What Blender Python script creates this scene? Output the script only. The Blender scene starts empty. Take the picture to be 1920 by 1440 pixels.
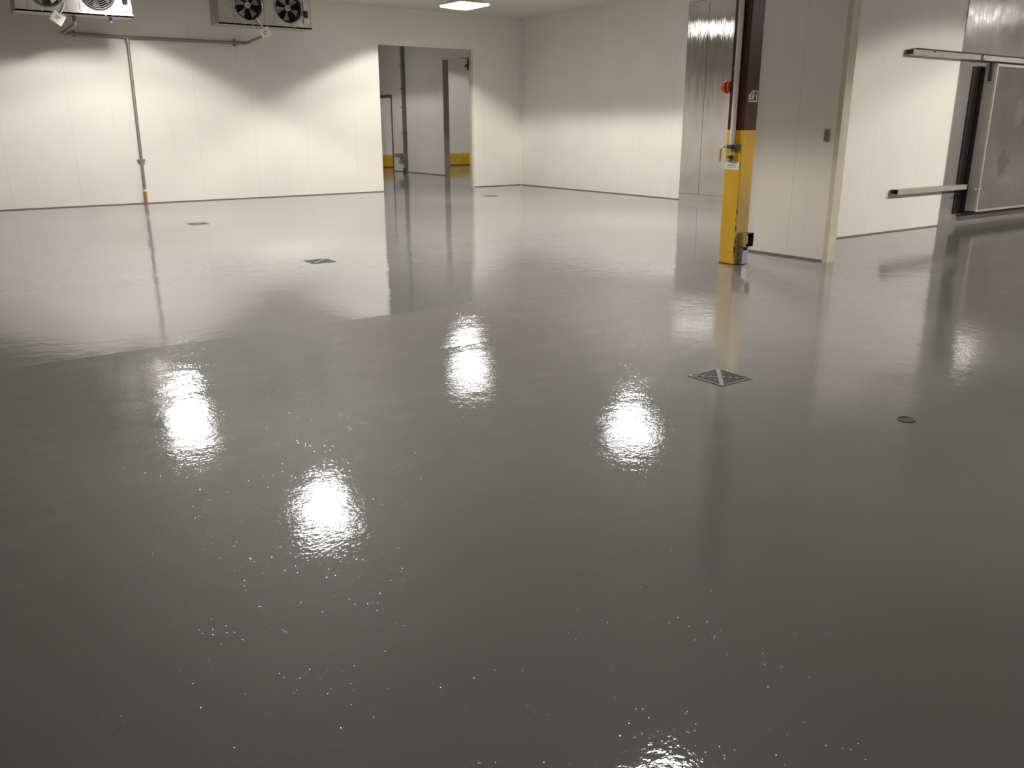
import bpy, bmesh, math, random
from mathutils import Vector, Matrix
random.seed(7)
PI = math.pi
scene = bpy.context.scene
COL = scene.collection

# ------------------------------------------------------------------ camera
F_PX = 1608.0
PITCH, YAW, CAM_H = math.radians(16.8916), math.radians(35.8285), 1.6
cd = bpy.data.cameras.new('camera')
cd.sensor_fit = 'HORIZONTAL'; cd.sensor_width = 36.0
cd.lens = F_PX / 1920.0 * 36.0
cd.clip_start = 0.05; cd.clip_end = 200
cam = bpy.data.objects.new('camera', cd); COL.objects.link(cam)
cam.location = (0, 0, CAM_H)
cam.rotation_euler = (PI/2 - PITCH, 0, -YAW)
scene.camera = cam

# ------------------------------------------------------------------ world / colour
w = bpy.data.worlds.new('world'); scene.world = w; w.use_nodes = True
w.node_tree.nodes['Background'].inputs[0].default_value = (1, .95, .9, 1)
w.node_tree.nodes['Background'].inputs[1].default_value = 0.0
scene.view_settings.view_transform = 'Standard'
scene.view_settings.look = 'None'
scene.view_settings.gamma = 1.0
scene.view_settings.use_curve_mapping = False
scene.view_settings.exposure = 0.0
scene.cycles.use_denoising = True
scene.cycles.max_bounces = 8
scene.cycles.diffuse_bounces = 5
scene.cycles.glossy_bounces = 5
scene.cycles.sample_clamp_indirect = 6.0
scene.cycles.caustics_reflective = False

LAMP_COL = (1.0, 0.95, 0.89)
LAMP_W = 685.0
BEAM_LOCAL = math.radians(82)
BEAM_X = 2.25 / math.tan(BEAM_LOCAL)
CEIL = 4.2
YB, XR = 19.3, 14.25            # faces of the back and right walls

# ------------------------------------------------------------------ node helpers
def mat(name):
    m = bpy.data.materials.new(name); m.use_nodes = True
    nt = m.node_tree; b = nt.nodes['Principled BSDF']
    return m, nt, b

class N:
    """tiny expression helper over math nodes"""
    def __init__(s, nt): s.nt = nt
    def m(s, op, a, b=None, c=None, clamp=False):
        n = s.nt.nodes.new('ShaderNodeMath'); n.operation = op; n.use_clamp = clamp
        for i, v in enumerate((a, b, c)):
            if v is None: continue
            if isinstance(v, (int, float)): n.inputs[i].default_value = v
            else: s.nt.links.new(v, n.inputs[i])
        return n.outputs[0]
    def pos(s):
        g = s.nt.nodes.new('ShaderNodeNewGeometry'); return g.outputs['Position']
    def xyz(s, v):
        n = s.nt.nodes.new('ShaderNodeSeparateXYZ'); s.nt.links.new(v, n.inputs[0]); return n.outputs
    def scale(s, v, sx, sy, sz):
        n = s.nt.nodes.new('ShaderNodeVectorMath'); n.operation = 'MULTIPLY'
        s.nt.links.new(v, n.inputs[0]); n.inputs[1].default_value = (sx, sy, sz); return n.outputs[0]
    def noise(s, v, sc, det=2, rough=.5):
        n = s.nt.nodes.new('ShaderNodeTexNoise'); s.nt.links.new(v, n.inputs['Vector'])
        n.inputs['Scale'].default_value = sc; n.inputs['Detail'].default_value = det
        n.inputs['Roughness'].default_value = rough; return n.outputs['Fac']
    def voro(s, v, sc):
        n = s.nt.nodes.new('ShaderNodeTexVoronoi'); s.nt.links.new(v, n.inputs['Vector'])
        n.inputs['Scale'].default_value = sc; return n.outputs['Distance']
    def step(s, x, a, b, lo=0., hi=1., smooth=True):
        n = s.nt.nodes.new('ShaderNodeMapRange')
        if smooth: n.interpolation_type = 'SMOOTHSTEP'
        s.nt.links.new(x, n.inputs[0])
        for i, v in zip((1, 2, 3, 4), (a, b, lo, hi)): n.inputs[i].default_value = v
        return n.outputs[0]
    def mix(s, f, a, b):
        n = s.nt.nodes.new('ShaderNodeMix'); n.data_type = 'RGBA'
        s.nt.links.new(f, n.inputs[0])
        for i, v in ((6, a), (7, b)):
            if isinstance(v, tuple): n.inputs[i].default_value = (*v, 1)
            else: s.nt.links.new(v, n.inputs[i])
        return n.outputs[2]
    def bump(s, h, dist=1.0, strength=1.0):
        n = s.nt.nodes.new('ShaderNodeBump'); s.nt.links.new(h, n.inputs['Height'])
        n.inputs['Distance'].default_value = dist; n.inputs['Strength'].default_value = strength
        return n.outputs[0]

def simple(name, col, rough=.5, metal=0., bump=0., bscale=40):
    m, nt, b = mat(name); x = N(nt)
    nz = x.noise(x.pos(), 6, 3)
    c = x.mix(x.step(nz, .3, .7), tuple(v*.93 for v in col), tuple(min(1, v*1.05) for v in col))
    nt.links.new(c, b.inputs['Base Color'])
    b.inputs['Roughness'].default_value = rough; b.inputs['Metallic'].default_value = metal
    if bump: nt.links.new(x.bump(x.noise(x.pos(), bscale, 2), bump), b.inputs['Normal'])
    return m

def seam_mask(x, coord, origin, pitch, half=.004):
    """1 on thin vertical joints every pitch metres along coord"""
    t = x.m('SUBTRACT', coord, origin)
    t = x.m('PINGPONG', t, pitch/2.0)
    # the joint sits where pingpong is 0
    return x.m('LESS_THAN', t, half)

def panel_mat(name, axis, origin, pitch, col=(.80, .765, .715)):
    """off-white coated insulated panels, faint micro ribs, thin joints"""
    m, nt, b = mat(name); x = N(nt)
    p = x.pos(); s = x.xyz(p); u = s[axis]
    rib = x.m('SINE', x.m('MULTIPLY', u, 2*PI/.05))
    mot = x.noise(p, .7, 3)
    c = x.mix(x.step(mot, .3, .7), tuple(v*.96 for v in col), tuple(v*1.02 for v in col))
    # faint drips and dust, with a shape of their own
    streak = x.noise(x.scale(p, 9, 9, .5), 1, 3)
    c = x.mix(x.m('MULTIPLY', x.step(streak, .62, .8), .12), c, (.55, .52, .48))
    seam = seam_mask(x, u, origin, pitch)
    c = x.mix(x.m('MULTIPLY', seam, .22), c, (.25, .23, .21))
    nt.links.new(c, b.inputs['Base Color'])
    b.inputs['Roughness'].default_value = .42
    h = x.m('ADD', x.m('MULTIPLY', rib, .00012), x.m('MULTIPLY', x.noise(x.scale(p, 1, 1, .4), 3, 1), .0015))
    nt.links.new(x.bump(h), b.inputs['Normal'])
    return m

def steel_mat(name, col=(.50, .475, .45), rough=.055, streak=.0028, refl_marks=False):
    m, nt, b = mat(name); x = N(nt); p = x.pos()
    mot = x.noise(x.scale(p, 1, 1, .6), 2.0, 3)
    c = x.mix(x.step(mot, .3, .7), tuple(v*.88 for v in col), col)
    if refl_marks:
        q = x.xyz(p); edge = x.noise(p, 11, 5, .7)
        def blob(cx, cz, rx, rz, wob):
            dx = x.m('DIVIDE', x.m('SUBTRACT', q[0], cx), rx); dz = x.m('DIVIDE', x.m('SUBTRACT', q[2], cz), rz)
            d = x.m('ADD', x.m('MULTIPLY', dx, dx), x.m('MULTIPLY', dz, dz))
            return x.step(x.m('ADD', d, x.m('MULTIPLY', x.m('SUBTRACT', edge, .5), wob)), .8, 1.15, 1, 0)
        c = x.mix(x.m('MULTIPLY', blob(15.12, .96, .20, .20, 5.5), .42), c, (.16, .155, .15))  # dark reflection in the door steel, painted into its colour
        c = x.mix(x.m('MULTIPLY', blob(15.42, 1.76, .15, .20, 4.5), .40), c, (.74, .66, .60))  # pale reflection, painted into the colour as well
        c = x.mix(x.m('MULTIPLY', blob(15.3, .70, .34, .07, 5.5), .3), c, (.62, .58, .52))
    nt.links.new(c, b.inputs['Base Color'])
    b.inputs['Metallic'].default_value = .9
    r = x.step(x.noise(p, 5, 3), .3, .7, rough*.8, rough*1.25)
    nt.links.new(r, b.inputs['Roughness'])
    h = x.m('ADD', x.m('MULTIPLY', x.noise(x.scale(p, 1, 1, .006), 55, 2), streak),
                   x.m('MULTIPLY', x.noise(p, 1.6, 2), .0012))
    nt.links.new(x.bump(h), b.inputs['Normal'])
    return m

# ------------------------------------------------------------------ materials
M = {}
M['wall_back'] = panel_mat('panel_back', 0, 3.28, 1.22)
M['wall_right'] = panel_mat('panel_right', 1, 13.78, 1.22)
M['wall_mid'] = panel_mat('panel_middle', 1, 6.74, 1.22)
M['wall_c'] = panel_mat('panel_cross', 0, 11.865, 1.22)
M['wall_annex'] = panel_mat('panel_annex', 1, 21.0, 1.22)
M['ceiling'] = panel_mat('panel_ceiling', 0, 3.28, 1.22, (.78, .745, .69))
M['steel'] = steel_mat('brushed_steel')
M['steel_dark'] = steel_mat('brushed_steel_dark', (.52, .48, .455), .2, .0018)
M['steel_door'] = steel_mat('door_steel', (.50, .46, .43), .18, .0004, refl_marks=True)
M['steel_dark'].node_tree.nodes['Principled BSDF'].inputs['Metallic'].default_value = .62
M['alu'] = simple('aluminium', (.46, .43, .395), .42, .35)
M['trim_metal'] = simple('trim_metal', (.42, .395, .37), .4, .4)
M['sealant'] = simple('sealant', (.16, .15, .14), .6)
M['cream'] = simple('cream_edge', (.66, .60, .48), .5)
M['tan'] = simple('tan_edge', (.50, .44, .36), .5)
M['brown_frame'] = simple('brown_frame', (.13, .105, .085), .5)
M['black'] = simple('black_rubber', (.012, .011, .011), .6)
M['dark_metal'] = simple('dark_metal', (.05, .045, .042), .45, .5)
M['jamb'] = simple('jamb_dark', (.045, .036, .034), .35, .3)
M['mid_metal'] = simple('mid_metal', (.21, .195, .175), .45, .3)
M['grey_pipe'] = simple('grey_pipe', (.28, .255, .225), .4, .3)
M['copper'] = simple('copper_sleeve', (.45, .24, .09), .4, .4)
M['pvc'] = simple('white_pvc', (.72, .70, .66), .35)
M['galv'] = simple('galvanised', (.42, .41, .39), .45, .6)
M['orange'] = simple('orange_plastic', (.80, .11, .02), .4)
M['orange_dark'] = simple('orange_slot', (.10, .015, .008), .5)
M['lever'] = simple('lever_plastic', (.48, .25, .03), .45)
M['brass'] = simple('weathered_brass', (.20, .165, .11), .35, .7)
M['grate'] = simple('grate_metal', (.22, .23, .225), .4, .3)
M['grate_light'] = simple('grate_metal_light', (.24, .25, .245), .4, .3)
M['pit'] = simple('drain_pit', (.018, .02, .018), .7)
M['casing'] = steel_mat('cooler_casing', (.42, .40, .375), .33, .0003)
M['fan_blade'] = simple('fan_blade', (.30, .30, .31), .4, .4)
M['fan_hub'] = simple('fan_hub', (.45, .43, .41), .4, .3)
M['fan_dark'] = simple('fan_opening', (.02, .017, .015), .8)
M['guard'] = simple('guard_wire', (.62, .58, .50), .3, .7)
M['tag'] = simple('tag_paper', (.78, .74, .66), .6)
M['tag_ink'] = simple('tag_ink', (.20, .19, .18), .6)
M['white_plastic'] = simple('white_plastic', (.70, .67, .62), .4)
M['blue'] = simple('blue_plastic', (.20, .32, .62), .4)
M['housing'] = simple('lamp_housing', (.74, .71, .68), .4)
M['green'] = simple('sticker_green', (.10, .16, .05), .5)
M['sticker_orange'] = simple('sticker_orange', (.70, .16, .05), .5)

def yellow_wall():
    m, nt, b = mat('yellow_paint_wall'); x = N(nt); p = x.pos()
    c = x.mix(x.step(x.noise(p, 3, 3), .3, .7), (.62, .40, .018), (.70, .47, .03))
    nt.links.new(c, b.inputs['Base Color']); b.inputs['Roughness'].default_value = .35
    return m
M['yellow_wall'] = yellow_wall()

CX0, CX1, CY0, CY1 = 8.04, 8.265, 6.67, 6.905
def column_paint(name, col, chips):
    m, nt, b = mat(name); x = N(nt); p = x.pos(); s = x.xyz(p)
    c = x.mix(x.step(x.noise(p, 5, 3), .3, .7), tuple(v*.92 for v in col), col)
    if chips:
        # scraped pale band near the foot
        scr = x.noise(x.scale(p, 3, 3, 14), 1, 3)
        low = x.step(s[2], .10, .32, 1, 0)
        c = x.mix(x.m('MULTIPLY', x.m('MULTIPLY', x.step(scr, .5, .6), low), .55), c, (.62, .50, .30))
        # chips along the near corner
        dx = x.m('SUBTRACT', s[0], CX0); dy = x.m('SUBTRACT', s[1], CY0)
        d = x.m('ADD', x.m('ABSOLUTE', dx), x.m('ABSOLUTE', dy))
        near = x.m('SUBTRACT', x.m('SUBTRACT', .029, d), x.step(s[2], .9, 1.1, 0, .1))
        chip = x.m('ADD', x.m('MULTIPLY', x.noise(x.scale(p, 22, 22, 9), 1, 4, .7), .09), near)
        c = x.mix(x.step(chip, .066, .071), c, (.05, .022, .012))
        spot = x.noise(x.scale(p, 12, 12, 30), 1, 2)
        mid = x.m('MULTIPLY', x.step(s[2], .13, .15), x.step(s[2], .18, .2, 1, 0))
        c = x.mix(x.m('MULTIPLY', x.step(spot, .66, .68), mid), c, (.05, .025, .012))
        # the face beside the outlet box turns duller and browner low down
        face = x.m('MULTIPLY', x.step(dy, .0002, .0012, 1, 0), x.step(x.m('ADD', s[2], x.m('MULTIPLY', x.noise(p, 6, 2), .3)), .7, 1.3, 1, 0))
        c = x.mix(x.m('MULTIPLY', face, .62), c, (.30, .23, .13))
        # dark brown ring at the floor
        c = x.mix(x.m('MULTIPLY', x.step(s[2], .0, .025, 1, 0), .8), c, (.13, .09, .05))
    nt.links.new(c, b.inputs['Base Color'])
    b.inputs['Roughness'].default_value = .28 if not chips else .38
    h = x.m('MULTIPLY', x.noise(x.scale(p, 1, 1, .4), 9, 2), .0015)
    nt.links.new(x.bump(h), b.inputs['Normal'])
    return m
M['col_yellow'] = column_paint('column_yellow', (.72, .42, .022), True)
M['col_maroon'] = column_paint('column_maroon', (.070, .018, .013), False)

RIDGE = 6.6
def floor_mat():
    m, nt, b = mat('grey_epoxy_floor'); x = N(nt); p = x.pos(); s = x.xyz(p)
    south = x.step(s[1], RIDGE-.004, RIDGE+.004, 1, 0, False)       # coat lapped on the column line
    c0 = x.mix(x.step(x.noise(p, .35, 3), .3, .7), (.168, .167, .163), (.190, .189, .184))
    # cloudy blotches of the older coat around the joint
    band = x.m('MULTIPLY', x.step(s[1], 2.2, 4.0), south)
    bl = x.noise(x.scale(p, 1.3, 2.2, 1), 1.9, 3, .55)
    blm = x.m('MULTIPLY', x.step(bl, .56, .62), band)
    bl2 = x.voro(x.scale(p, 1.4, 2.4, 1), 1.7)
    blm2 = x.m('MULTIPLY', x.step(bl2, .18, .30, 1, 0), band)
    blot = x.m('MAXIMUM', x.m('MULTIPLY', blm, .5), x.m('MULTIPLY', blm2, .6))
    c = x.mix(x.m('MULTIPLY', blot, .22), c0, (.30, .30, .29))
    nt.links.new(c, b.inputs['Base Color'])
    # gloss: smooth north of the joint, more orange peel south of it
    r = x.m('ADD', .03, x.m('MULTIPLY', south, .008))
    r = x.m('ADD', r, x.m('MULTIPLY', blot, .022))
    rp = x.noise(x.scale(p, .8, 1.4, 1), .9, 3, .6)
    r = x.m('ADD', r, x.m('MULTIPLY', x.step(rp, .5, .68), .035))
    # clear glossy coat over a duller pigmented coat
    nt.links.new(r, b.inputs['Coat Roughness'])
    b.inputs['Coat Weight'].default_value = 1.0; b.inputs['Coat IOR'].default_value = 1.5
    b.inputs['Roughness'].default_value = .55
    b.inputs['IOR'].default_value = 1.5
    b.inputs['Specular IOR Level'].default_value = .17
    # heights in metres
    fine = x.m('MULTIPLY', x.noise(p, 42, 2, .6), x.m('ADD', .00028, x.m('MULTIPLY', south, .00030)))
    med = x.m('MULTIPLY', x.noise(p, 9, 2, .5), .0011)
    big = x.m('MULTIPLY', x.noise(p, 1.1, 2, .5), .0035)
    pit = x.step(x.voro(p, 34), .0, .16, 1, 0)
    pitmask = x.step(x.noise(p, 5, 1), .38, .58)
    pit = x.m('MULTIPLY', x.m('MULTIPLY', pit, .00075), x.m('MULTIPLY', pitmask, x.m('ADD', .35, x.m('MULTIPLY', south, .65))))
    # falls to the drains: two planes that meet on the column line
    dy = x.m('SUBTRACT', s[1], RIDGE)
    fall_s = x.m('MULTIPLY', x.m('MULTIPLY', x.m('MAXIMUM', x.m('MINIMUM', dy, 0.0), -1.3), .013), x.step(s[0], 3.2, 8.0, 1, 0))
    fall_n = x.m('MULTIPLY', x.m('MINIMUM', x.m('MAXIMUM', dy, 0.0), 3.2), -.007)
    h = x.m('ADD', x.m('ADD', fine, med), x.m('ADD', big, pit))
    h = x.m('ADD', h, x.m('ADD', fall_s, fall_n))
    nrm = x.bump(h)
    nt.links.new(nrm, b.inputs['Normal']); nt.links.new(nrm, b.inputs['Coat Normal'])
    return m
M['floor'] = floor_mat()

def lens_mat():
    m, nt, b = mat('lamp_lens')
    b.inputs['Base Color'].default_value = (.8, .8, .78, 1)
    b.inputs['Emission Color'].default_value = (1, .97, .93, 1)
    b.inputs['Emission Strength'].default_value = 22
    return m
M['lens'] = lens_mat()

# ------------------------------------------------------------------ mesh helpers
def obj(name, bm, m, parent=None, smooth=False, bevel=0):
    bmesh.ops.recalc_face_normals(bm, faces=bm.faces)
    me = bpy.data.meshes.new(name); bm.to_mesh(me); bm.free()
    if isinstance(m, (list, tuple)):
        for k in m: me.materials.append(M[k])
    else: me.materials.append(M[m])
    o = bpy.data.objects.new(name, me); COL.objects.link(o)
    if parent is not None: o.parent = parent
    if smooth:
        for f in me.polygons: f.use_smooth = True
        try: me.set_sharp_from_angle(angle=math.radians(38))
        except Exception: pass
    if bevel:
        md = o.modifiers.new('bevel', 'BEVEL'); md.width = bevel; md.segments = 2
        md.limit_method = 'ANGLE'
    return o

def bx(bm, x0, x1, y0, y1, z0, z1, mi=0):
    vs = [bm.verts.new((x, y, z)) for z in (z0, z1) for y in (y0, y1) for x in (x0, x1)]
    for q in ((0, 2, 3, 1), (4, 5, 7, 6), (0, 1, 5, 4), (2, 6, 7, 3), (0, 4, 6, 2), (1, 3, 7, 5)):
        f = bm.faces.new([vs[i] for i in q]); f.material_index = mi
    return bm

def tube(bm, pts, r, n=12, cap=True):
    pts = [Vector(p) for p in pts]; rings = []
    prev = None
    for i, p in enumerate(pts):
        if i == 0: t = pts[1]-pts[0]
        elif i == len(pts)-1: t = pts[-1]-pts[-2]
        else: t = (pts[i]-pts[i-1]).normalized() + (pts[i+1]-pts[i]).normalized()
        t.normalize()
        a = prev if prev is not None else (Vector((0, 0, 1)) if abs(t.z) < .9 else Vector((1, 0, 0)))
        u = (a - t*a.dot(t))
        if u.length < 1e-5: u = Vector((0, 1, 0)) - t*t.y
        u.normalize(); v = t.cross(u); prev = u
        rings.append([bm.verts.new(p + u*r*math.cos(2*PI*k/n) + v*r*math.sin(2*PI*k/n)) for k in range(n)])
    for a, b in zip(rings, rings[1:]):
        for k in range(n): bm.faces.new([a[k], a[(k+1) % n], b[(k+1) % n], b[k]])
    if cap: bm.faces.new(rings[0][::-1]); bm.faces.new(rings[-1])
    return bm

def rounded(pts, r=.06, k=4):
    """round the inner corners of a polyline"""
    P = [Vector(p) for p in pts]; out = [P[0]]
    for i in range(1, len(P)-1):
        a = (P[i-1]-P[i]); b = (P[i+1]-P[i])
        rr = min(r, a.length*.45, b.length*.45)
        s, e = P[i]+a.normalized()*rr, P[i]+b.normalized()*rr
        for j in range(k+1):
            t = j/k; out.append(s*(1-t)**2 + P[i]*2*t*(1-t) + e*t*t)
    out.append(P[-1]); return out

def lathe(bm, prof, c=(0, 0, 0), axis='Z', n=32, close=False):
    """prof: list of (r, h)"""
    rings = []
    for r, h in prof:
        ring = []
        for k in range(n):
            a = 2*PI*k/n; x, y = r*math.cos(a), r*math.sin(a)
            v = (x, y, h) if axis == 'Z' else ((x, h, y) if axis == 'Y' else (h, x, y))
            ring.append(bm.verts.new((v[0]+c[0], v[1]+c[1], v[2]+c[2])))
        rings.append(ring)
    for a, b in zip(rings, rings[1:]):
        for k in range(n): bm.faces.new([a[k], a[(k+1) % n], b[(k+1) % n], b[k]])
    if close:
        for k in range(n): bm.faces.new([rings[-1][k], rings[-1][(k+1) % n], rings[0][(k+1) % n], rings[0][k]])
    else:
        bm.faces.new(rings[0][::-1]); bm.faces.new(rings[-1])
    return bm

def B(): return bmesh.new()
def struct(name, bm, m, parent=None, bevel=0):
    o = obj(name, bm, m, parent, bevel=bevel)
    if parent is None: o['kind'] = 'structure'
    return o
def thing(name, label, cat, loc=(0, 0, 0), group=None):
    o = bpy.data.objects.new(name, None); COL.objects.link(o)
    o.location = loc; o.empty_display_size = .1
    o['label'] = label; o['category'] = cat
    if group: o['group'] = group
    return o
def tag(o, label, cat, group=None):
    o['label'] = label; o['category'] = cat
    if group: o['group'] = group
    return o
def dup(root, loc, label=None):
    r = root.copy(); COL.objects.link(r); r.location = loc
    if label: r['label'] = label
    for ch in list(root.children):
        c = ch.copy(); COL.objects.link(c); c.parent = r
        for g in list(ch.children):
            d = g.copy(); COL.objects.link(d); d.parent = c
    return r

# ------------------------------------------------------------------ room shell
struct('floor', bx(B(), -5.2, 26.2, -5.2, 32.2, -.25, 0), 'floor')
struct('ceiling', bx(B(), -5.2, 26.2, -5.2, YB+.1, CEIL, CEIL+.15), 'ceiling')
struct('ceiling', bx(B(), 7.8, 22.2, YB+.1, 32.2, 4.6, 4.75), 'ceiling')

DX0, DX1, DZ = 10.055, 12.665, 3.375
bm = B()
bx(bm, -5.1, DX0, YB, YB+.1, 0, CEIL)
bx(bm, DX1, 22.1, YB, YB+.1, 0, CEIL)
bx(bm, DX0, DX1, YB, YB+.1, DZ, CEIL)
bx(bm, 7.9, 22.1, YB, YB+.1, CEIL, 4.6)
struct('wall_back', bm, 'wall_back')
struct('wall_right', bx(B(), XR, XR+.1, 7.52, YB, 0, CEIL), 'wall_right')
struct('wall_middle', bx(B(), 9.12, 9.215, 6.165, 7.42, 0, CEIL), 'wall_mid')
struct('wall_cross', bx(B(), 9.12, 26.1, 7.42, 7.52, 0, CEIL), 'wall_c')
struct('wall_left', bx(B(), -5.1, -5, -5, YB, 0, CEIL), 'wall_right')
struct('wall_front', bx(B(), -5.1, 26.1, -5.1, -5, 0, CEIL), 'wall_back')
struct('wall_far_right', bx(B(), 26, 26.1, -5, 7.42, 0, CEIL), 'wall_right')

# corner and edge trims
bm = B(); bx(bm, 9.095, 9.24, 6.135, 6.163, 0, CEIL); bx(bm, 9.095, 9.118, 6.163, 6.20, 0, CEIL)
struct('trim_1', bm, 'cream')
bm = B(); bx(bm, DX1-.006, DX1, YB-.004, YB+.104, 0, DZ); bx(bm, DX1, DX1+.05, YB-.004, YB, 0, DZ+.03)
struct('trim_2', bm, 'cream')
struct('trim_3', bx(B(), XR-.05, XR, YB-.05, YB, .0, CEIL), 'wall_back', bevel=.02)
# dark sealant joints at the foot of the walls
for nm, a in (('baseboard_back', (-5, DX0, YB-.012, YB, 0, .018)), ('baseboard_back', (DX1+.05, XR-.05, YB-.012, YB, 0, .018)),
              ('baseboard_right', (XR-.012, XR, 7.52, YB-.05, 0, .018)), ('baseboard_middle', (9.105, 9.12, 6.2, 7.42, 0, .02)),
              ('baseboard_cross', (9.215, 14.0, 7.408, 7.42, 0, .016))):
    struct(nm, bx(B(), *a), 'sealant')

# stainless cladding on the right wall (two sheets over a kick strip)
bm = B()
bx(bm, XR-.010, XR, 11.6, 13.46, 0, 4.0, 1)
for y0, y1, z0, z1 in ((12.904, 13.45, .145, 3.99), (11.6, 12.890, .145, 3.99), (12.2, 13.45, .0, .137), (11.6, 12.194, 0, .137)):
    bx(bm, XR-.016, XR-.010, y0, y1, z0, z1, 0)
struct('trim_4', bm, ('steel', 'sealant'))
# darker stainless cladding round the sliding door
bm = B()
bx(bm, 13.93, 19.5, 7.406, 7.42, 0, CEIL-.002, 0)
struct('trim_5', bm, 'steel_dark')

# ------------------------------------------------------------------ rooms beyond the doorway
WX0, WX1 = 14.85, 15.03
bm = B()
bx(bm, WX0, WX1, YB+.1, 20.6, 0, 4.6)
bx(bm, WX0, WX1, 20.6, 24.25, 3.49, 4.6)
bx(bm, WX0, WX1, 24.26, 27.66, 0, 4.6)
bx(bm, WX0, WX1, 27.66, 29.3, 2.52, 4.6)
bx(bm, WX0, WX1, 29.3, 32, 0, 4.6)
struct('wall_corridor', bm, 'wall_annex')
struct('trim_6', bx(B(), WX0-.01, WX1+.01, 24.235, 24.26, 0, 3.49), 'tan')
bm = B(); bx(bm, WX0-.02, WX1+.01, 27.64, 27.70, 0, 2.56); bx(bm, WX0-.02, WX1+.01, 27.70, 29.3, 2.46, 2.56); bx(bm, WX0-.02, WX1+.01, 29.24, 29.3, 0, 2.46)
struct('trim_7', bm, 'brown_frame')
struct('wall_far_back', bx(B(), 7.9, 22.1, 32, 32.1, 0, 4.6), 'wall_back')
struct('wall_far_room', bx(B(), WX1, 22.1, 30.15, 30.25, 0, 4.6), 'wall_back')
struct('wall_far_left', bx(B(), 7.9, 8, YB+.1, 32, 0, 4.6), 'wall_annex')
struct('wall_far_side', bx(B(), 22, 22.1, YB+.1, 32, 0, 4.6), 'wall_annex')
struct('baseboard_far_room', bx(B(), WX1, 22, 30.05, 30.15, .03, .45), 'yellow_wall')
bm = B(); bx(bm, WX1, 22, 30.06, 30.15, .45, .50); bx(bm, WX1, 22, 30.07, 30.15, 0, .03, 1)
struct('trim_8', bm, ('pvc', 'sealant'))
struct('baseboard_corridor', bx(B(), WX0-.015, WX0, 24.26, 27.64, 0, .02), 'sealant')

# pipe riser on the corridor wall
t = thing('pipe_riser', 'thin grey vertical pipe on the corridor wall seen through the open doorway', 'pipe', (14.775, 26.75, 0))
obj('pipe', tube(B(), [(0, 0, .02), (0, 0, 4.59)], .036), 'grey_pipe', t, True)
obj('strut', bx(B(), -.01, .055, -.10, -.06, 0, 4.58), 'mid_metal', t)
obj('foot_boot', lathe(B(), [(.06, 0), (.06, .10), (.045, .14)], n=16), 'dark_metal', t, True)
for z in (.35, 1.3, 2.1, 2.7, 3.4):
    obj('clamp', bx(B(), -.045, .055, -.12, .07, z, z+.04), 'mid_metal', t)
# wall bracket shelf beside it
t = thing('wall_shelf', 'small grey bracket shelf low on the corridor wall beside the riser pipe', 'shelf', (14.84, 27.2, .5))
obj('tray', bx(B(), -.18, .0, -.36, .0, -.02, .03), 'grey_pipe', t)
obj('top_rail', tube(B(), [(-.02, -.36, .10), (-.02, .36, .085)], .013), 'grey_pipe', t)
obj('lower_rail', tube(B(), [(-.02, -.36, .05), (-.02, .36, .03)], .011), 'galv', t)
# door hardware on the jamb
t = thing('door_roller', 'small dark roller strap at the top right jamb of the open doorway', 'door hardware', (DX1, YB+.13, 3.06))
obj('strap', bx(B(), -.03, .04, -.028, .03, -.16, .14), 'dark_metal', t)
obj('roller', lathe(B(), [(.04, -.02), (.045, 0), (.04, .02)], (-.06, 0, -.06), 'Y', 16), 'dark_metal', t, True)
obj('track_stub', bx(B(), -.24, -.03, -.01, .02, .11, .135), 'grey_pipe', t)

# ------------------------------------------------------------------ support column
t = thing('support_column', 'square steel column, yellow foot and maroon top, near the white partition', 'column', ((CX0+CX1)/2, (CY0+CY1)/2, 0))
hx, hy = (CX1-CX0)/2, (CY1-CY0)/2
obj('lower_shaft', bx(B(), -hx, hx, -hy, hy, 0, 1.53), 'col_yellow', t, bevel=.012)
obj('upper_shaft', bx(B(), -hx, hx, -hy, hy, 1.53, CEIL), 'col_maroon', t, bevel=.012)
# outlet box on the right-hand face
t = thing('outlet_box', 'battered yellow outlet box with open dark front low on the column', 'electrical box', (8.145, CY0-.055, .295))
bm = B()
bx(bm, -.035, -.030, -.052, .052, -.078, .078)
bx(bm, -.035, .095, .046, .052, -.078, .078)
bx(bm, .09, .095, -.052, .046, -.078, .078); bx(bm, -.03, .09, -.052, .046, .073, .078); bx(bm, -.03, .09, -.052, .046, -.078, -.073)
obj('box_shell', bm, 'dark_metal', t)
obj('side_plate', bx(B(), -.041, -.035, -.056, .050, -.082, .082), 'col_yellow', t, bevel=.003)
bm = B(); bx(bm, -.022, .055, -.01, .045, -.055, .055)
obj('receptacle', bm, 'galv', t, bevel=.006)
obj('conduit_base', bx(B(), -.035, .075, -.01, .052, -.29, -.085), 'galv', t, bevel=.01)
bm = B(); lathe(bm, [(.022, -.12), (.026, -.11), (.026, -.085), (.018, -.08)], (0, -.02, 0), n=12)
obj('gland', bm, 'dark_metal', t, True)

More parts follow.
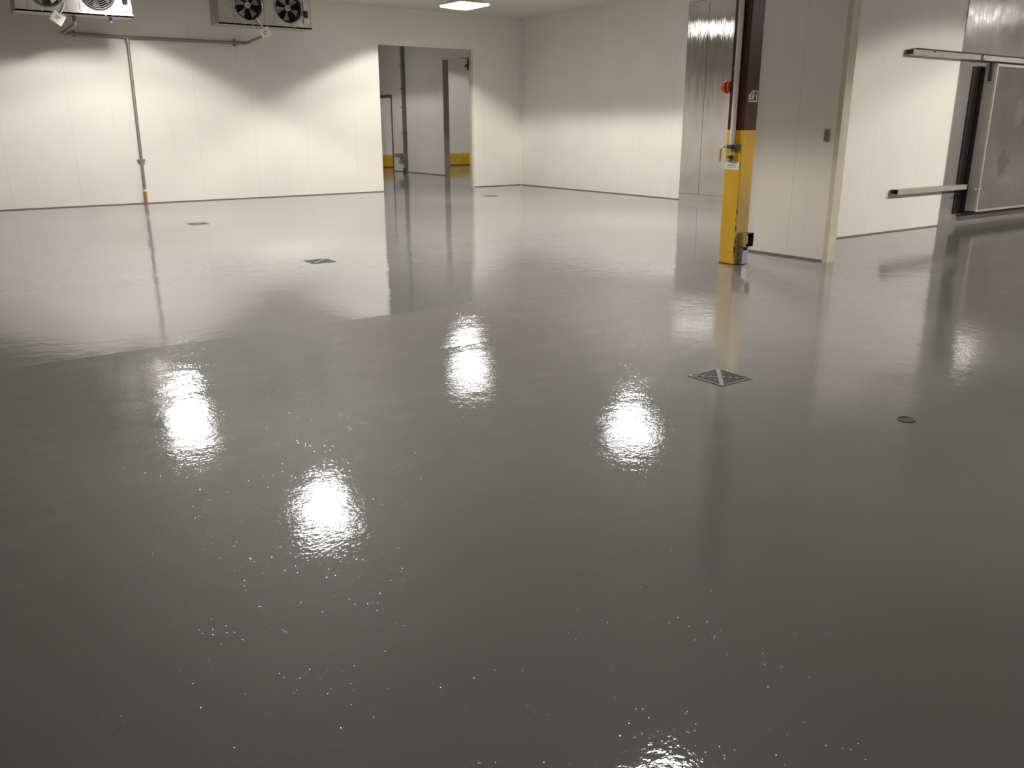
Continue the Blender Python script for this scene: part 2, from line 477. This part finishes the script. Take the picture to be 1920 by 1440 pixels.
# white pipe running down the left-hand face
PX, PY = CX0-.036, 6.785
t = thing('column_pipe', 'white plastic pipe running down the maroon and yellow column', 'pipe', (PX, PY, 1.37))
obj('pipe', tube(B(), [(0, 0, 0), (0, 0, CEIL-1.37)], .031, 16), 'pvc', t, True)
for z in (.80, 1.52):
    obj('coupling', lathe(B(), [(.033, z), (.035, z+.004), (.035, z+.03), (.033, z+.034)], n=20), 'pvc', t, True)
bm = B(); bx(bm, -.040, .034, -.045, .045, -.045, 0); bx(bm, -.03, .034, -.095, -.045, -.048, .004)
obj('clamp', bm, 'dark_metal', t, bevel=.005)
obj('valve_stem', tube(B(), [(0, 0, -.045), (0, 0, -.13)], .014, 12), 'galv', t, True)
obj('union', lathe(B(), [(.017, -.108), (.019, -.104), (.019, -.094), (.017, -.09)], n=12), 'pvc', t, True)
bm = B(); lathe(bm, [(.016, -.16), (.024, -.155), (.024, -.125), (.016, -.12)], n=12)
tube(bm, [(0, 0, -.138), (-.005, .045, -.138)], .012, 10); tube(bm, [(0, -.03, -.178), (0, .038, -.182)], .008, 8); tube(bm, [(0, 0, -.15), (0, 0, -.195)], .009, 8)
obj('ball_valve', bm, 'dark_metal', t, True)
# lever behind the left edge
t = thing('valve_lever', 'mustard lever handle hanging off the left edge of the yellow column', 'valve', (CX0-.012, CY1+.0, 1.33))
obj('arm', tube(B(), rounded([(.04, .002, .01), (.01, .035, .012), (0, .06, -.002)], .02), .007, 8), 'brass', t, True)
obj('handle', bx(B(), -.007, .007, .050, .076, -.155, -.008), 'lever', t, bevel=.006)
# name plate
t = thing('column_sign', 'small white label plate under the valve on the yellow column face', 'sign', (CX0-.004, 6.79, 1.135))
obj('plate', bx(B(), -.002, .003, -.105, .11, -.045, .045), 'tag', t)
bm = B()
for k in range(9): bx(bm, -.0028, -.002, .056-.013*k-.004, .056-.013*k+.004, -.001-.001*(k % 2), .012-.002*(k % 3))
obj('ink_marks', bm, 'tag_ink', t)
bm = B(); bx(bm, -.0028, -.002, -.10, .105, -.019, -.016); bx(bm, -.0028, -.002, -.10, .105, .037, .0385)
obj('ink_line', bm, 'tag_ink', t)
# sticker
t = thing('sticker', 'torn white sticker with green print and orange strip on the maroon column', 'sticker', (8.165, CY0-.0015, 1.895))
bm = B()
v = [bm.verts.new(q) for q in ((-.075, 0, -.062), (.072, 0, -.062), (.072, 0, .062), (-.01, 0, .062), (-.075, 0, .012))]
f = bm.faces.new(v); r = bmesh.ops.extrude_face_region(bm, geom=[f])
bmesh.ops.translate(bm, vec=(0, -.0012, 0), verts=[e for e in r['geom'] if isinstance(e, bmesh.types.BMVert)])
obj('paper', bm, 'tag', t)
obj('orange_strip', bx(B(), -.066, .02, -.0022, -.0012, -.054, -.034), 'sticker_orange', t)
bm = B()
for q in ((-.05, -.015, -.02, -.004), (-.05, -.005, .008, .022), (-.03, .0, .03, .045)): bx(bm, q[0], q[1], -.0022, -.0012, q[2], q[3])
obj('green_print', bm, 'green', t)
bm = B()
P = [(.005, -.03), (.05, -.05), (.055, -.02), (.035, .0), (.062, .03), (.05, .055), (.02, .05), (.012, .02), (.02, -.01)]
vs = [bm.verts.new((a, -.0014, b)) for a, b in P]; f = bm.faces.new(vs)
r = bmesh.ops.extrude_face_region(bm, geom=[f]); bmesh.ops.translate(bm, vec=(0, -.001, 0), verts=[e for e in r['geom'] if isinstance(e, bmesh.types.BMVert)])
obj('dark_print', bm, 'dark_metal', t)
# beacon
t = thing('orange_beacon', 'orange eight-sided beacon with a dark slot on the far side of the maroon column', 'beacon', (CX0+.035, CY1, 2.0))
obj('dome', lathe(B(), [(.050, .052), (.075, .06), (.072, .085), (.058, .115), (.03, .13)], (0, 0, 0), 'Y', 8), 'orange', t)
obj('base_ring', lathe(B(), [(.062, 0), (.072, .006), (.072, .026), (.058, .03)], (0, 0, 0), 'Y', 8), 'orange', t)
obj('slot_core', lathe(B(), [(.056, .02), (.056, .06)], (0, 0, 0), 'Y', 8), 'orange_dark', t)

# pull handle on the partition
t = thing('pull_handle', 'small grey recessed pull handle on the white partition wall', 'handle', (9.118, 6.325, 1.47))
bm = B(); bx(bm, -.010, .0, -.038, .038, -.075, .075)
obj('backplate', bm, 'galv', t, bevel=.006)
obj('grip', tube(B(), rounded([(-.008, 0, -.055), (-.035, 0, -.05), (-.035, 0, .045), (-.008, 0, .05)], .015), .012, 10), 'grey_pipe', t, True)

# ------------------------------------------------------------------ sliding cold-room door
DF, DBK, DL, DRR = 7.10, 7.285, 14.46, 17.4
t = thing('sliding_door', 'stainless steel sliding cold room door hanging on its rail at the right', 'door', (DL, DF, 0))
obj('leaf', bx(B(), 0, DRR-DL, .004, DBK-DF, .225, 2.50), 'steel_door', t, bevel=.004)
obj('edge_strip', bx(B(), -.004, 0, .02, DBK-DF-.01, .23, 2.49), 'trim_metal', t)
bm = B(); bx(bm, -.006, .03, -.006, .004, .215, 2.49); bx(bm, .03, DRR-DL, -.006, .004, .215, .25); bx(bm, .03, DRR-DL, -.006, .004, 2.455, 2.49)
obj('edge_trim', bm, 'alu', t, bevel=.002)
bm = B(); bx(bm, -.005, DRR-DL, DBK-DF, 7.35-DF, .18, .26); bx(bm, -.005, .09, DBK-DF, 7.35-DF, .26, 2.40)
obj('gasket', bm, 'black', t)
obj('hanger', bx(B(), -.03, -.004, .07, .115, 2.24, 2.525), 'dark_metal', t, bevel=.004)
bm = B(); bx(bm, -.16, .06, -.012, .004, .575, .60); tube(bm, [(-.07, -.03, .59), (-.07, .02, .59)], .016, 10)
obj('guide_clip', bm, 'trim_metal', t)
# header cover over the leaf
t2 = thing('door_rail', 'long steel box rail high on the wall carrying the sliding door', 'rail', (12.35, 7.28, 2.547))
L = 18.5-12.35
bm = B(); bx(bm, 0, L, 0, .006, 0, .075); bx(bm, 0, L, .006, .12, 0, .006); bx(bm, 0, L, .006, .12, .069, .075); bx(bm, 0, L, .114, .12, .006, .069)
obj('channel', bm, 'alu', t2)
obj('top_flange', bx(B(), .12, L, -.012, .12, .075, .092), 'dark_metal', t2)
obj('end_block', bx(B(), .02, .07, .02, .11, .012, .066), 'dark_metal', t2)
obj('roller', lathe(B(), [(.02, -.045), (.04, -.04), (.04, -.004), (.02, 0)], (14.3-12.35, 0, .035), 'Y', 20), 'trim_metal', t2, True)
for xx in (.5, 1.75, 3.2, 4.8):
    obj('wall_bracket', bx(B(), xx, xx+.06, .12, .125, .01, .07), 'dark_metal', t2)
obj('bolt', lathe(B(), [(.012, -.01), (.012, .0)], (.55, 0, .06), 'Y', 8), 'dark_metal', t2)
t3 = thing('guide_rail', 'short low steel guide channel sticking out left of the sliding door', 'rail', (12.41, 7.28, .572))
L = 2.03
bm = B(); bx(bm, 0, L, 0, .006, 0, .075); bx(bm, 0, L, .006, .12, 0, .006); bx(bm, 0, L, .006, .12, .069, .075); bx(bm, 0, L, .114, .12, .006, .069)
obj('channel', bm, 'alu', t3)
for xx in (.3, 1.8): obj('wall_bracket', bx(B(), xx, xx+.06, .12, .125, .01, .07), 'dark_metal', t3)
# dark jamb of the opening behind the leaf
bm = B(); bx(bm, 14.30, 14.44, 7.385, 7.406, .17, 2.46, 0); bx(bm, 14.455, 14.475, 7.36, 7.406, .15, 2.46, 1); bx(bm, 14.5, 17.2, 7.385, 7.406, .12, 2.46, 0)
struct('trim_9', bm, ('jamb', 'steel'))

# ------------------------------------------------------------------ evaporator coolers
def cooler(label, x0, offs, group, guards):
    W, D, Z0, Z1 = 1.85, .46, 3.43, 4.10
    Yf = 17.32
    t = thing('evaporator_cooler', label, 'cooler', (x0, Yf, Z0), group)
    H = Z1-Z0; R = .262; zc = .335
    # front sheet with two round openings, plus side, top and back sheets
    bm = B()
    n = 48
    cuts = [0, (offs[0]+offs[1])/2, W-.24 if offs[1]+R+.04 < W-.24 else W]
    for i, cx in enumerate(offs):
        a0, a1 = cuts[i], (cuts[i+1] if i == 0 else W)
        ci, co = [], []
        for k in range(n):
            a = 2*PI*k/n + PI/n; ca, sa = math.cos(a), math.sin(a)
            ci.append(bm.verts.new((cx+R*ca, 0, zc+R*sa)))
            tx = ((a1-cx) if ca > 0 else (a0-cx))/ca if abs(ca) > 1e-6 else 1e9
            tz = ((H-zc) if sa > 0 else (0-zc))/sa if abs(sa) > 1e-6 else 1e9
            tt = min(abs(tx), abs(tz)); co.append(bm.verts.new((cx+tt*ca, 0, zc+tt*sa)))
        for k in range(n): bm.faces.new([ci[k], ci[(k+1) % n], co[(k+1) % n], co[k]])
        # corner fillers
        for sx, sz in ((a0, 0), (a1, 0), (a0, H), (a1, H)):
            best = sorted(co, key=lambda q: (q.co.x-sx)**2+(q.co.z-sz)**2)[:2]
            if (best[0].co.x-best[1].co.x) != 0 and abs(best[0].co.z-best[1].co.z) > 1e-6:
                bm.faces.new([best[0], best[1], bm.verts.new((sx, 0, sz))])
        # throat
        cb = [bm.verts.new((q.co.x, .16, q.co.z)) for q in ci]
        for k in range(n): bm.faces.new([ci[k], cb[k], cb[(k+1) % n], ci[(k+1) % n]])
    bx(bm, 0, .006, 0, D, 0, H); bx(bm, W-.006, W, 0, D, 0, H)
    bx(bm, .006, W-.006, .003, D, H-.006, H)
    obj('casing', bm, 'casing', t)
    bm = B(); bx(bm, .01, W-.01, .17, D-.01, .02, H-.01)
    obj('coil_block', bm, 'fan_dark', t)
    bm = B(); bx(bm, -.012, W+.012, -.018, D+.02, -.035, -.002); bx(bm, -.012, W+.012, -.018, -.010, -.035, .018)
    obj('drip_pan', bm, 'casing', t, bevel=.004)
    obj('screw', lathe(B(), [(.010, -.026), (.012, -.018)], (offs[0]+.05, 0, -.01), 'Y', 8), 'guard', t)
    obj('screw', lathe(B(), [(.010, -.026), (.012, -.018)], (offs[0]-.1, 0, -.01), 'Y', 8), 'guard', t)
    obj('screw', lathe(B(), [(.010, -.026), (.012, -.018)], (offs[1]+.1, 0, -.01), 'Y', 8), 'guard', t)
    for i, cx in enumerate(offs):
        bm = B(); hw = .305
        for a in ((cx-hw, cx+hw, zc-hw, zc-hw+.012), (cx-hw, cx-hw+.012, zc-hw, zc+hw), (cx+hw-.012, cx+hw, zc-hw, zc+hw)):
            bx(bm, a[0], a[1], -.010, -.001, a[2], a[3])
        lathe(bm, [(R, .0), (R+.012, -.012), (R+.03, -.001)], (cx, 0, zc), 'Y', 40, close=True)
        fp = obj('fan_plate', bm, 'casing', t)
        # rotor: hub and blades
        fan = bpy.data.objects.new('fan', None)
        bm = B(); rot = i*.5+.35
        nb = 5
        for k in range(nb):
            a = 2*PI*k/nb + rot
            pts = []
            for rr, wd, tw in ((.05, .20, .9), (.14, .30, .65), (.235, .36, .45)):
                for s in (-1, 1):
                    aa = a + s*wd*(.9 if rr > .1 else 1.6)
                    pts.append(bm.verts.new((cx+rr*math.cos(aa), .085 + s*.04*tw, zc+rr*math.sin(aa))))
            bm.faces.new([pts[0], pts[1], pts[3], pts[2]]); bm.faces.new([pts[2], pts[3], pts[5], pts[4]])
        bl = obj('fan_rotor', bm, 'fan_blade', t)
        md = bl.modifiers.new('thick', 'SOLIDIFY'); md.thickness = .004
        bpy.data.objects.remove(fan)
        bm = B(); lathe(bm, [(.058, .11), (.058, .045), (.05, .035), (.018, .033), (.016, .028)], (cx, 0, zc), 'Y', 24)
        obj('hub', bm, 'fan_hub', bl, True)
        bm = B(); lathe(bm, [(.015, .027), (.015, .024)], (cx, 0, zc), 'Y', 12)
        obj('hub_cap', bm, 'fan_dark', bl)
        if guards[i]:
            bm = B()
            for q in range(1, 8):
                rr = .035+q*.031; yy = -.045+.035*(rr/.255)**3
                ring = [(cx+rr*math.cos(2*PI*k/36), yy, zc+rr*math.sin(2*PI*k/36)) for k in range(37)]
                tube(bm, ring, .0042 if guards[i] > 1 else .0022, 5, False)
            for k in range(4):
                a = PI/4+k*PI/2
                tube(bm, [(cx+rr*math.cos(a), -.050+.035*(rr/.27)**3, zc+rr*math.sin(a)) for rr in (.05, .15, .22, .275)], .005, 5)
            obj('fan_guard', bm, 'guard', t, True)
    # connector box on the right end
    bm = B(); bx(bm, W-.165, W-.06, -.055, 0, .30, .44)
    obj('connector_box', bm, 'white_plastic', t, bevel=.006)
    obj('cable_gland', bx(B(), W-.150, W-.075, -.05, 0, .18, .30), 'black', t, bevel=.012)
    obj('lower_box', bx(B(), W-.165, W-.05, -.04, 0, .06, .16), 'white_plastic', t, bevel=.006)
    for xx in (.2, W-.25):
        obj('hanger_rod', tube(B(), [(xx, D/2, H), (xx, D/2, CEIL-Z0)], .008, 8), 'galv', t)
    return t
grp = 'ceiling coolers on the back wall'
cooler('twin fan cooler at the top left corner with a bright wire fan guard', 2.34, (.50, 1.30), grp, (1, 2))
c2 = cooler('twin fan cooler second from the left with bare grey fan blades', 5.71, (.60, 1.40), grp, (0, 0))
# the blue cap under the left one
tag(obj('blue_cap', lathe(B(), [(.02, 0), (.028, .01), (.028, .07), (.02, .075)], (3.86, 17.55, 3.318), n=12), 'blue', None, True),
    'small blue plastic cap hanging under the left cooler pan', 'cap')
# paper tags tied to the guards
def paper_tag(label, x, y, z, rot):
    t = thing('paper_tag', label, 'tag', (x, y, z), 'paper tags tied to the coolers')
    t.rotation_euler = (0, rot, 0)
    obj('card', bx(B(), -.10, .10, -.004, .0, -.27, -.09), 'tag', t, bevel=.002)
    obj('wrapped_tie', tube(B(), rounded([(-.03, 0, .12), (-.01, -.01, .02), (0, -.004, -.12)], .03), .012, 8), 'tag', t, True)
    bm = B(); bx(bm, -.045, .03, -.0055, -.004, -.165, -.150); bx(bm, -.04, .01, -.0055, -.004, -.20, -.185)
    obj('ink_marks', bm, 'tag_ink', t)
    return t
paper_tag('tilted white paper tag hanging from the left cooler between its fans', 3.06, 17.26, 3.46, .6)
paper_tag('tilted pale paper tag hanging from the cooler with bare fan blades', 6.50, 17.26, 3.44, -.45)

# condensate pipework
t = thing('drain_pipe', 'thin grey condensate pipe joining both coolers and dropping to the floor', 'pipe', (4.49, YB-.05, 0))
ox, oy = 4.49, YB-.05
def L_(*ps): return [(p[0]-ox, p[1]-oy, p[2]) for p in ps]
obj('pipe', tube(B(), rounded(L_((3.28, 17.62, 3.395), (3.28, 17.62, 3.26), (3.34, oy, 3.25), (4.49, oy, 3.235), (6.90, oy, 3.245), (6.66, 17.58, 3.25), (6.66, 17.58, 3.395)), .05), .030, 12), 'grey_pipe', t, True)
obj('down_pipe', tube(B(), L_((4.50, oy, 3.22), (4.485, oy, .26)), .030, 12), 'grey_pipe', t, True)
obj('tee', lathe(B(), [(.038, 3.12), (.04, 3.13), (.04, 3.22)], (.008, 0, 0), n=16), 'galv', t, True)
obj('foot_sleeve', tube(B(), L_((4.485, oy, .26), (4.482, oy, .02)), .034, 12), 'copper', t, True)
obj('sleeve_ring', lathe(B(), [(.037, .25), (.037, .29)], (-.005, 0, 0), n=16), 'tag', t, True)
obj('floor_ring', lathe(B(), [(.045, .0), (.044, .02), (.036, .025)], (-.008, 0, 0), n=16), 'sealant', t, True)
bm = B(); bx(bm, -.075, .065, -.025, .048, .855, .895)
obj('pipe_clamp', bm, 'mid_metal', t)
bm = B(); bx(bm, 6.63-ox, 6.66-ox, -.02, .048, 3.17, 3.31)
obj('pipe_clamp', bm, 'mid_metal', t)
bm = B(); bx(bm, 3.53-ox, 3.56-ox, -.02, .048, 3.20, 3.31)
obj('pipe_clamp', bm, 'mid_metal', t)

# ------------------------------------------------------------------ floor drains
def floor_drain(label, x, y):
    t = thing('floor_drain', label, 'drain', (x, y, 0), 'square floor drains')
    s = .147
    obj('pit_plate', bx(B(), -s+.004, s-.004, -s+.004, s-.004, .0, .0015), 'pit', t)
    bm = B(); f = .010
    for a in ((-s, s, -s, -s+f), (-s, s, s-f, s), (-s, -s+f, -s+f, s-f), (s-f, s, -s+f, s-f)): bx(bm, a[0], a[1], a[2], a[3], 0, .005)
    obj('frame', bm, 'grate', t)
    bm = B()
    # bars run parallel to the nearer sides, four triangles
    q = s-f
    for k in range(9):
        v = -q + (k+.5)*2*q/9
        L = abs(v)
        if L > .012:
            bx(bm, -L+.012, L-.012, v-.0034, v+.0034, .0015, .0045)
            bx(bm, v-.0034, v+.0034, -L+.012, L-.012, .0015, .0045)
    obj('grate_bars', bm, 'grate', t)
    bm = B()
    for sg in (1, -1):
        d = Vector((1, sg, 0)).normalized(); n_ = Vector((-d.y, d.x, 0)); wd = .014 if sg == 1 else .006
        a, b = -d*q*1.38, d*q*1.38
        lo = [bm.verts.new(p+Vector((0, 0, .0015))) for p in (a-n_*wd, b-n_*wd, b+n_*wd, a+n_*wd)]
        hi = [bm.verts.new(p+Vector((0, 0, .0052+.0002*sg))) for p in (a-n_*wd, b-n_*wd, b+n_*wd, a+n_*wd)]
        bm.faces.new(hi); bm.faces.new(lo[::-1])
        for k in range(4): bm.faces.new([lo[k], lo[(k+1) % 4], hi[(k+1) % 4], hi[k]])
    obj('cross_web', bm, 'grate_light', t)
    obj('centre_screw', lathe(B(), [(.010, .005), (.010, .0065)], n=12), 'trim_metal', t)
    return t
d0 = floor_drain('large nearest square grate in the floor in front of the yellow column', 4.28, 3.59)
dup(d0, (4.195, 9.80, 0), 'square grate on the floor left of centre, second nearest of the floor drains')
dup(d0, (4.22, 14.80, 0), 'small far grate on the left of the floor nearest the coolers')
dup(d0, (11.43, 16.67, 0), 'tiny far grate on the floor just right of the open doorway')
t = thing('floor_cleanout', 'round brownish brass cleanout cover in the floor at the right', 'drain', (4.48, 2.405, 0))
obj('rim', lathe(B(), [(.052, 0), (.052, .004), (.046, .006), (.044, .002)], n=40), 'brass', t, True)
obj('cover', lathe(B(), [(.0445, .0), (.0445, .0025), (.03, .002), (.012, .0018), (.01, .003)], n=40), 'brass', t, True)

# ------------------------------------------------------------------ ceiling lamps
def ceiling_light(label, x, y, ceil=CEIL, power=LAMP_W, group='square ceiling lights'):
    t = thing('ceiling_light', label, 'ceiling light', (x, y, ceil), group)
    bm = B()
    a, b_ = .36, .41
    prof = ((a, b_, -.22), (a, b_, -.255), (a*.6, b_*.6, -.16), (.15, .15, -.08), (.15, .15, -.02), (.12, .12, 0))
    rings = []
    for ax, by, z in prof[1:]:
        rings.append([bm.verts.new((sx*ax, sy*by, z)) for sx, sy in ((-1, -1), (1, -1), (1, 1), (-1, 1))])
    for r0, r1 in zip(rings, rings[1:]):
        for k in range(4): bm.faces.new([r0[k], r0[(k+1) % 4], r1[(k+1) % 4], r1[k]])
    bm.faces.new(rings[0][::-1]); bm.faces.new(rings[-1])
    obj('housing', bm, 'housing', t)
    bm = B()
    r0 = [bm.verts.new((sx*(a-.01), sy*(b_-.01), -.257)) for sx, sy in ((-1, -1), (1, -1), (1, 1), (-1, 1))]
    r1 = [bm.verts.new((sx*(a-.02), sy*(b_-.02), -.285)) for sx, sy in ((-1, -1), (1, -1), (1, 1), (-1, 1))]
    r2 = [bm.verts.new((sx*(a*.45), sy*(b_*.45), -.33)) for sx, sy in ((-1, -1), (1, -1), (1, 1), (-1, 1))]
    for p, q in ((r0, r1), (r1, r2)):
        for k in range(4): bm.faces.new([p[k], p[(k+1) % 4], q[(k+1) % 4], q[k]])
    bm.faces.new(r2); bm.faces.new(r0[::-1])
    obj('lens', bm, 'lens', t)
    obj('supply_cable', tube(B(), rounded([(-.06, -.25, -.005), (-.07, -.26, -.10), (-.02, -.22, -.15), (.04, -.12, -.10)], .05), .008, 8), 'dark_metal', t, True)
    ld = bpy.data.lights.new('beam', 'SPOT'); ld.energy = power; ld.color = LAMP_COL
    ld.spot_size = 2*BEAM_LOCAL; ld.spot_blend = .06; ld.shadow_soft_size = .26
    lo = bpy.data.objects.new('beam', ld); COL.objects.link(lo); lo.parent = t
    lo.location = (0, 0, -.36); lo.scale = (BEAM_X, 1, 1)
    return t
l0 = ceiling_light('bright square ceiling light hanging in view above the open doorway', 10.45, 16.15)
for (x, y, lb) in ((4.05, 16.05, 'ceiling light just in front of the coolers, mirrored in the floor at the left'),
                   (4.5, 10.9, 'ceiling light mirrored in the floor as the bright patch left of centre'),
                   (10.6, 10.9, 'ceiling light mirrored in the floor as the bright patch left of the grate'),
                   (4.45, 3.95, 'ceiling light mirrored in the floor at the bottom edge of the picture'),
                   (13.8, .7, 'ceiling light out in the room facing the partition beside the sliding door'),
                   (16.6, .7, 'unseen ceiling light added out in the room to brighten the cross wall'),  # second light, added out of view to brighten the cross wall
                   (20.8, 3.9, 'ceiling light to the right beyond the sliding door')):
    dup(l0, (x, y, CEIL), lb)
an = 'ceiling lights of the rooms beyond the doorway'
AN_POWER = 330.0
a0 = dup(l0, (11.6, 25.6, 4.6), 'ceiling light of the corridor beyond the open doorway'); a0['group'] = an
a1 = dup(l0, (18.6, 26.0, 4.6), 'ceiling light of the far room behind the corridor wall'); a1['group'] = an

src = [c for c in l0.children if c.type == 'LIGHT'][0].data
dim = src.copy(); dim.energy = AN_POWER
for r_ in (a0, a1):
    for c in r_.children:
        if c.type == 'LIGHT': c.data = dim

bay = src.copy(); bay.energy = LAMP_W*2.15; bay.spot_size = math.radians(170)  # stronger, wider beams set to lift the cross wall
for r_ in COL.objects:
    if r_.parent is None and r_.name.startswith('ceiling_light') and 12 < r_.location.x < 17 and r_.location.y < 3:
        for c in r_.children:
            if c.type == 'LIGHT': c.data = bay

far = src.copy(); far.energy = LAMP_W*.35
for r_ in COL.objects:
    if r_.parent is None and r_.name.startswith('ceiling_light') and r_.location.x > 20:
        for c in r_.children:
            if c.type == 'LIGHT': c.data = far

near = src.copy(); near.energy = LAMP_W*.28
for r_ in COL.objects:
    if r_.parent is None and r_.name.startswith('ceiling_light') and r_.location.x < 5 and r_.location.y < 5:
        for c in r_.children:
            if c.type == 'LIGHT': c.data = near

mid = src.copy(); mid.energy = LAMP_W*1.45
for r_ in COL.objects:
    if r_.parent is None and r_.name.startswith('ceiling_light') and 10 < r_.location.y < 12:
        for c in r_.children:
            if c.type == 'LIGHT': c.data = mid
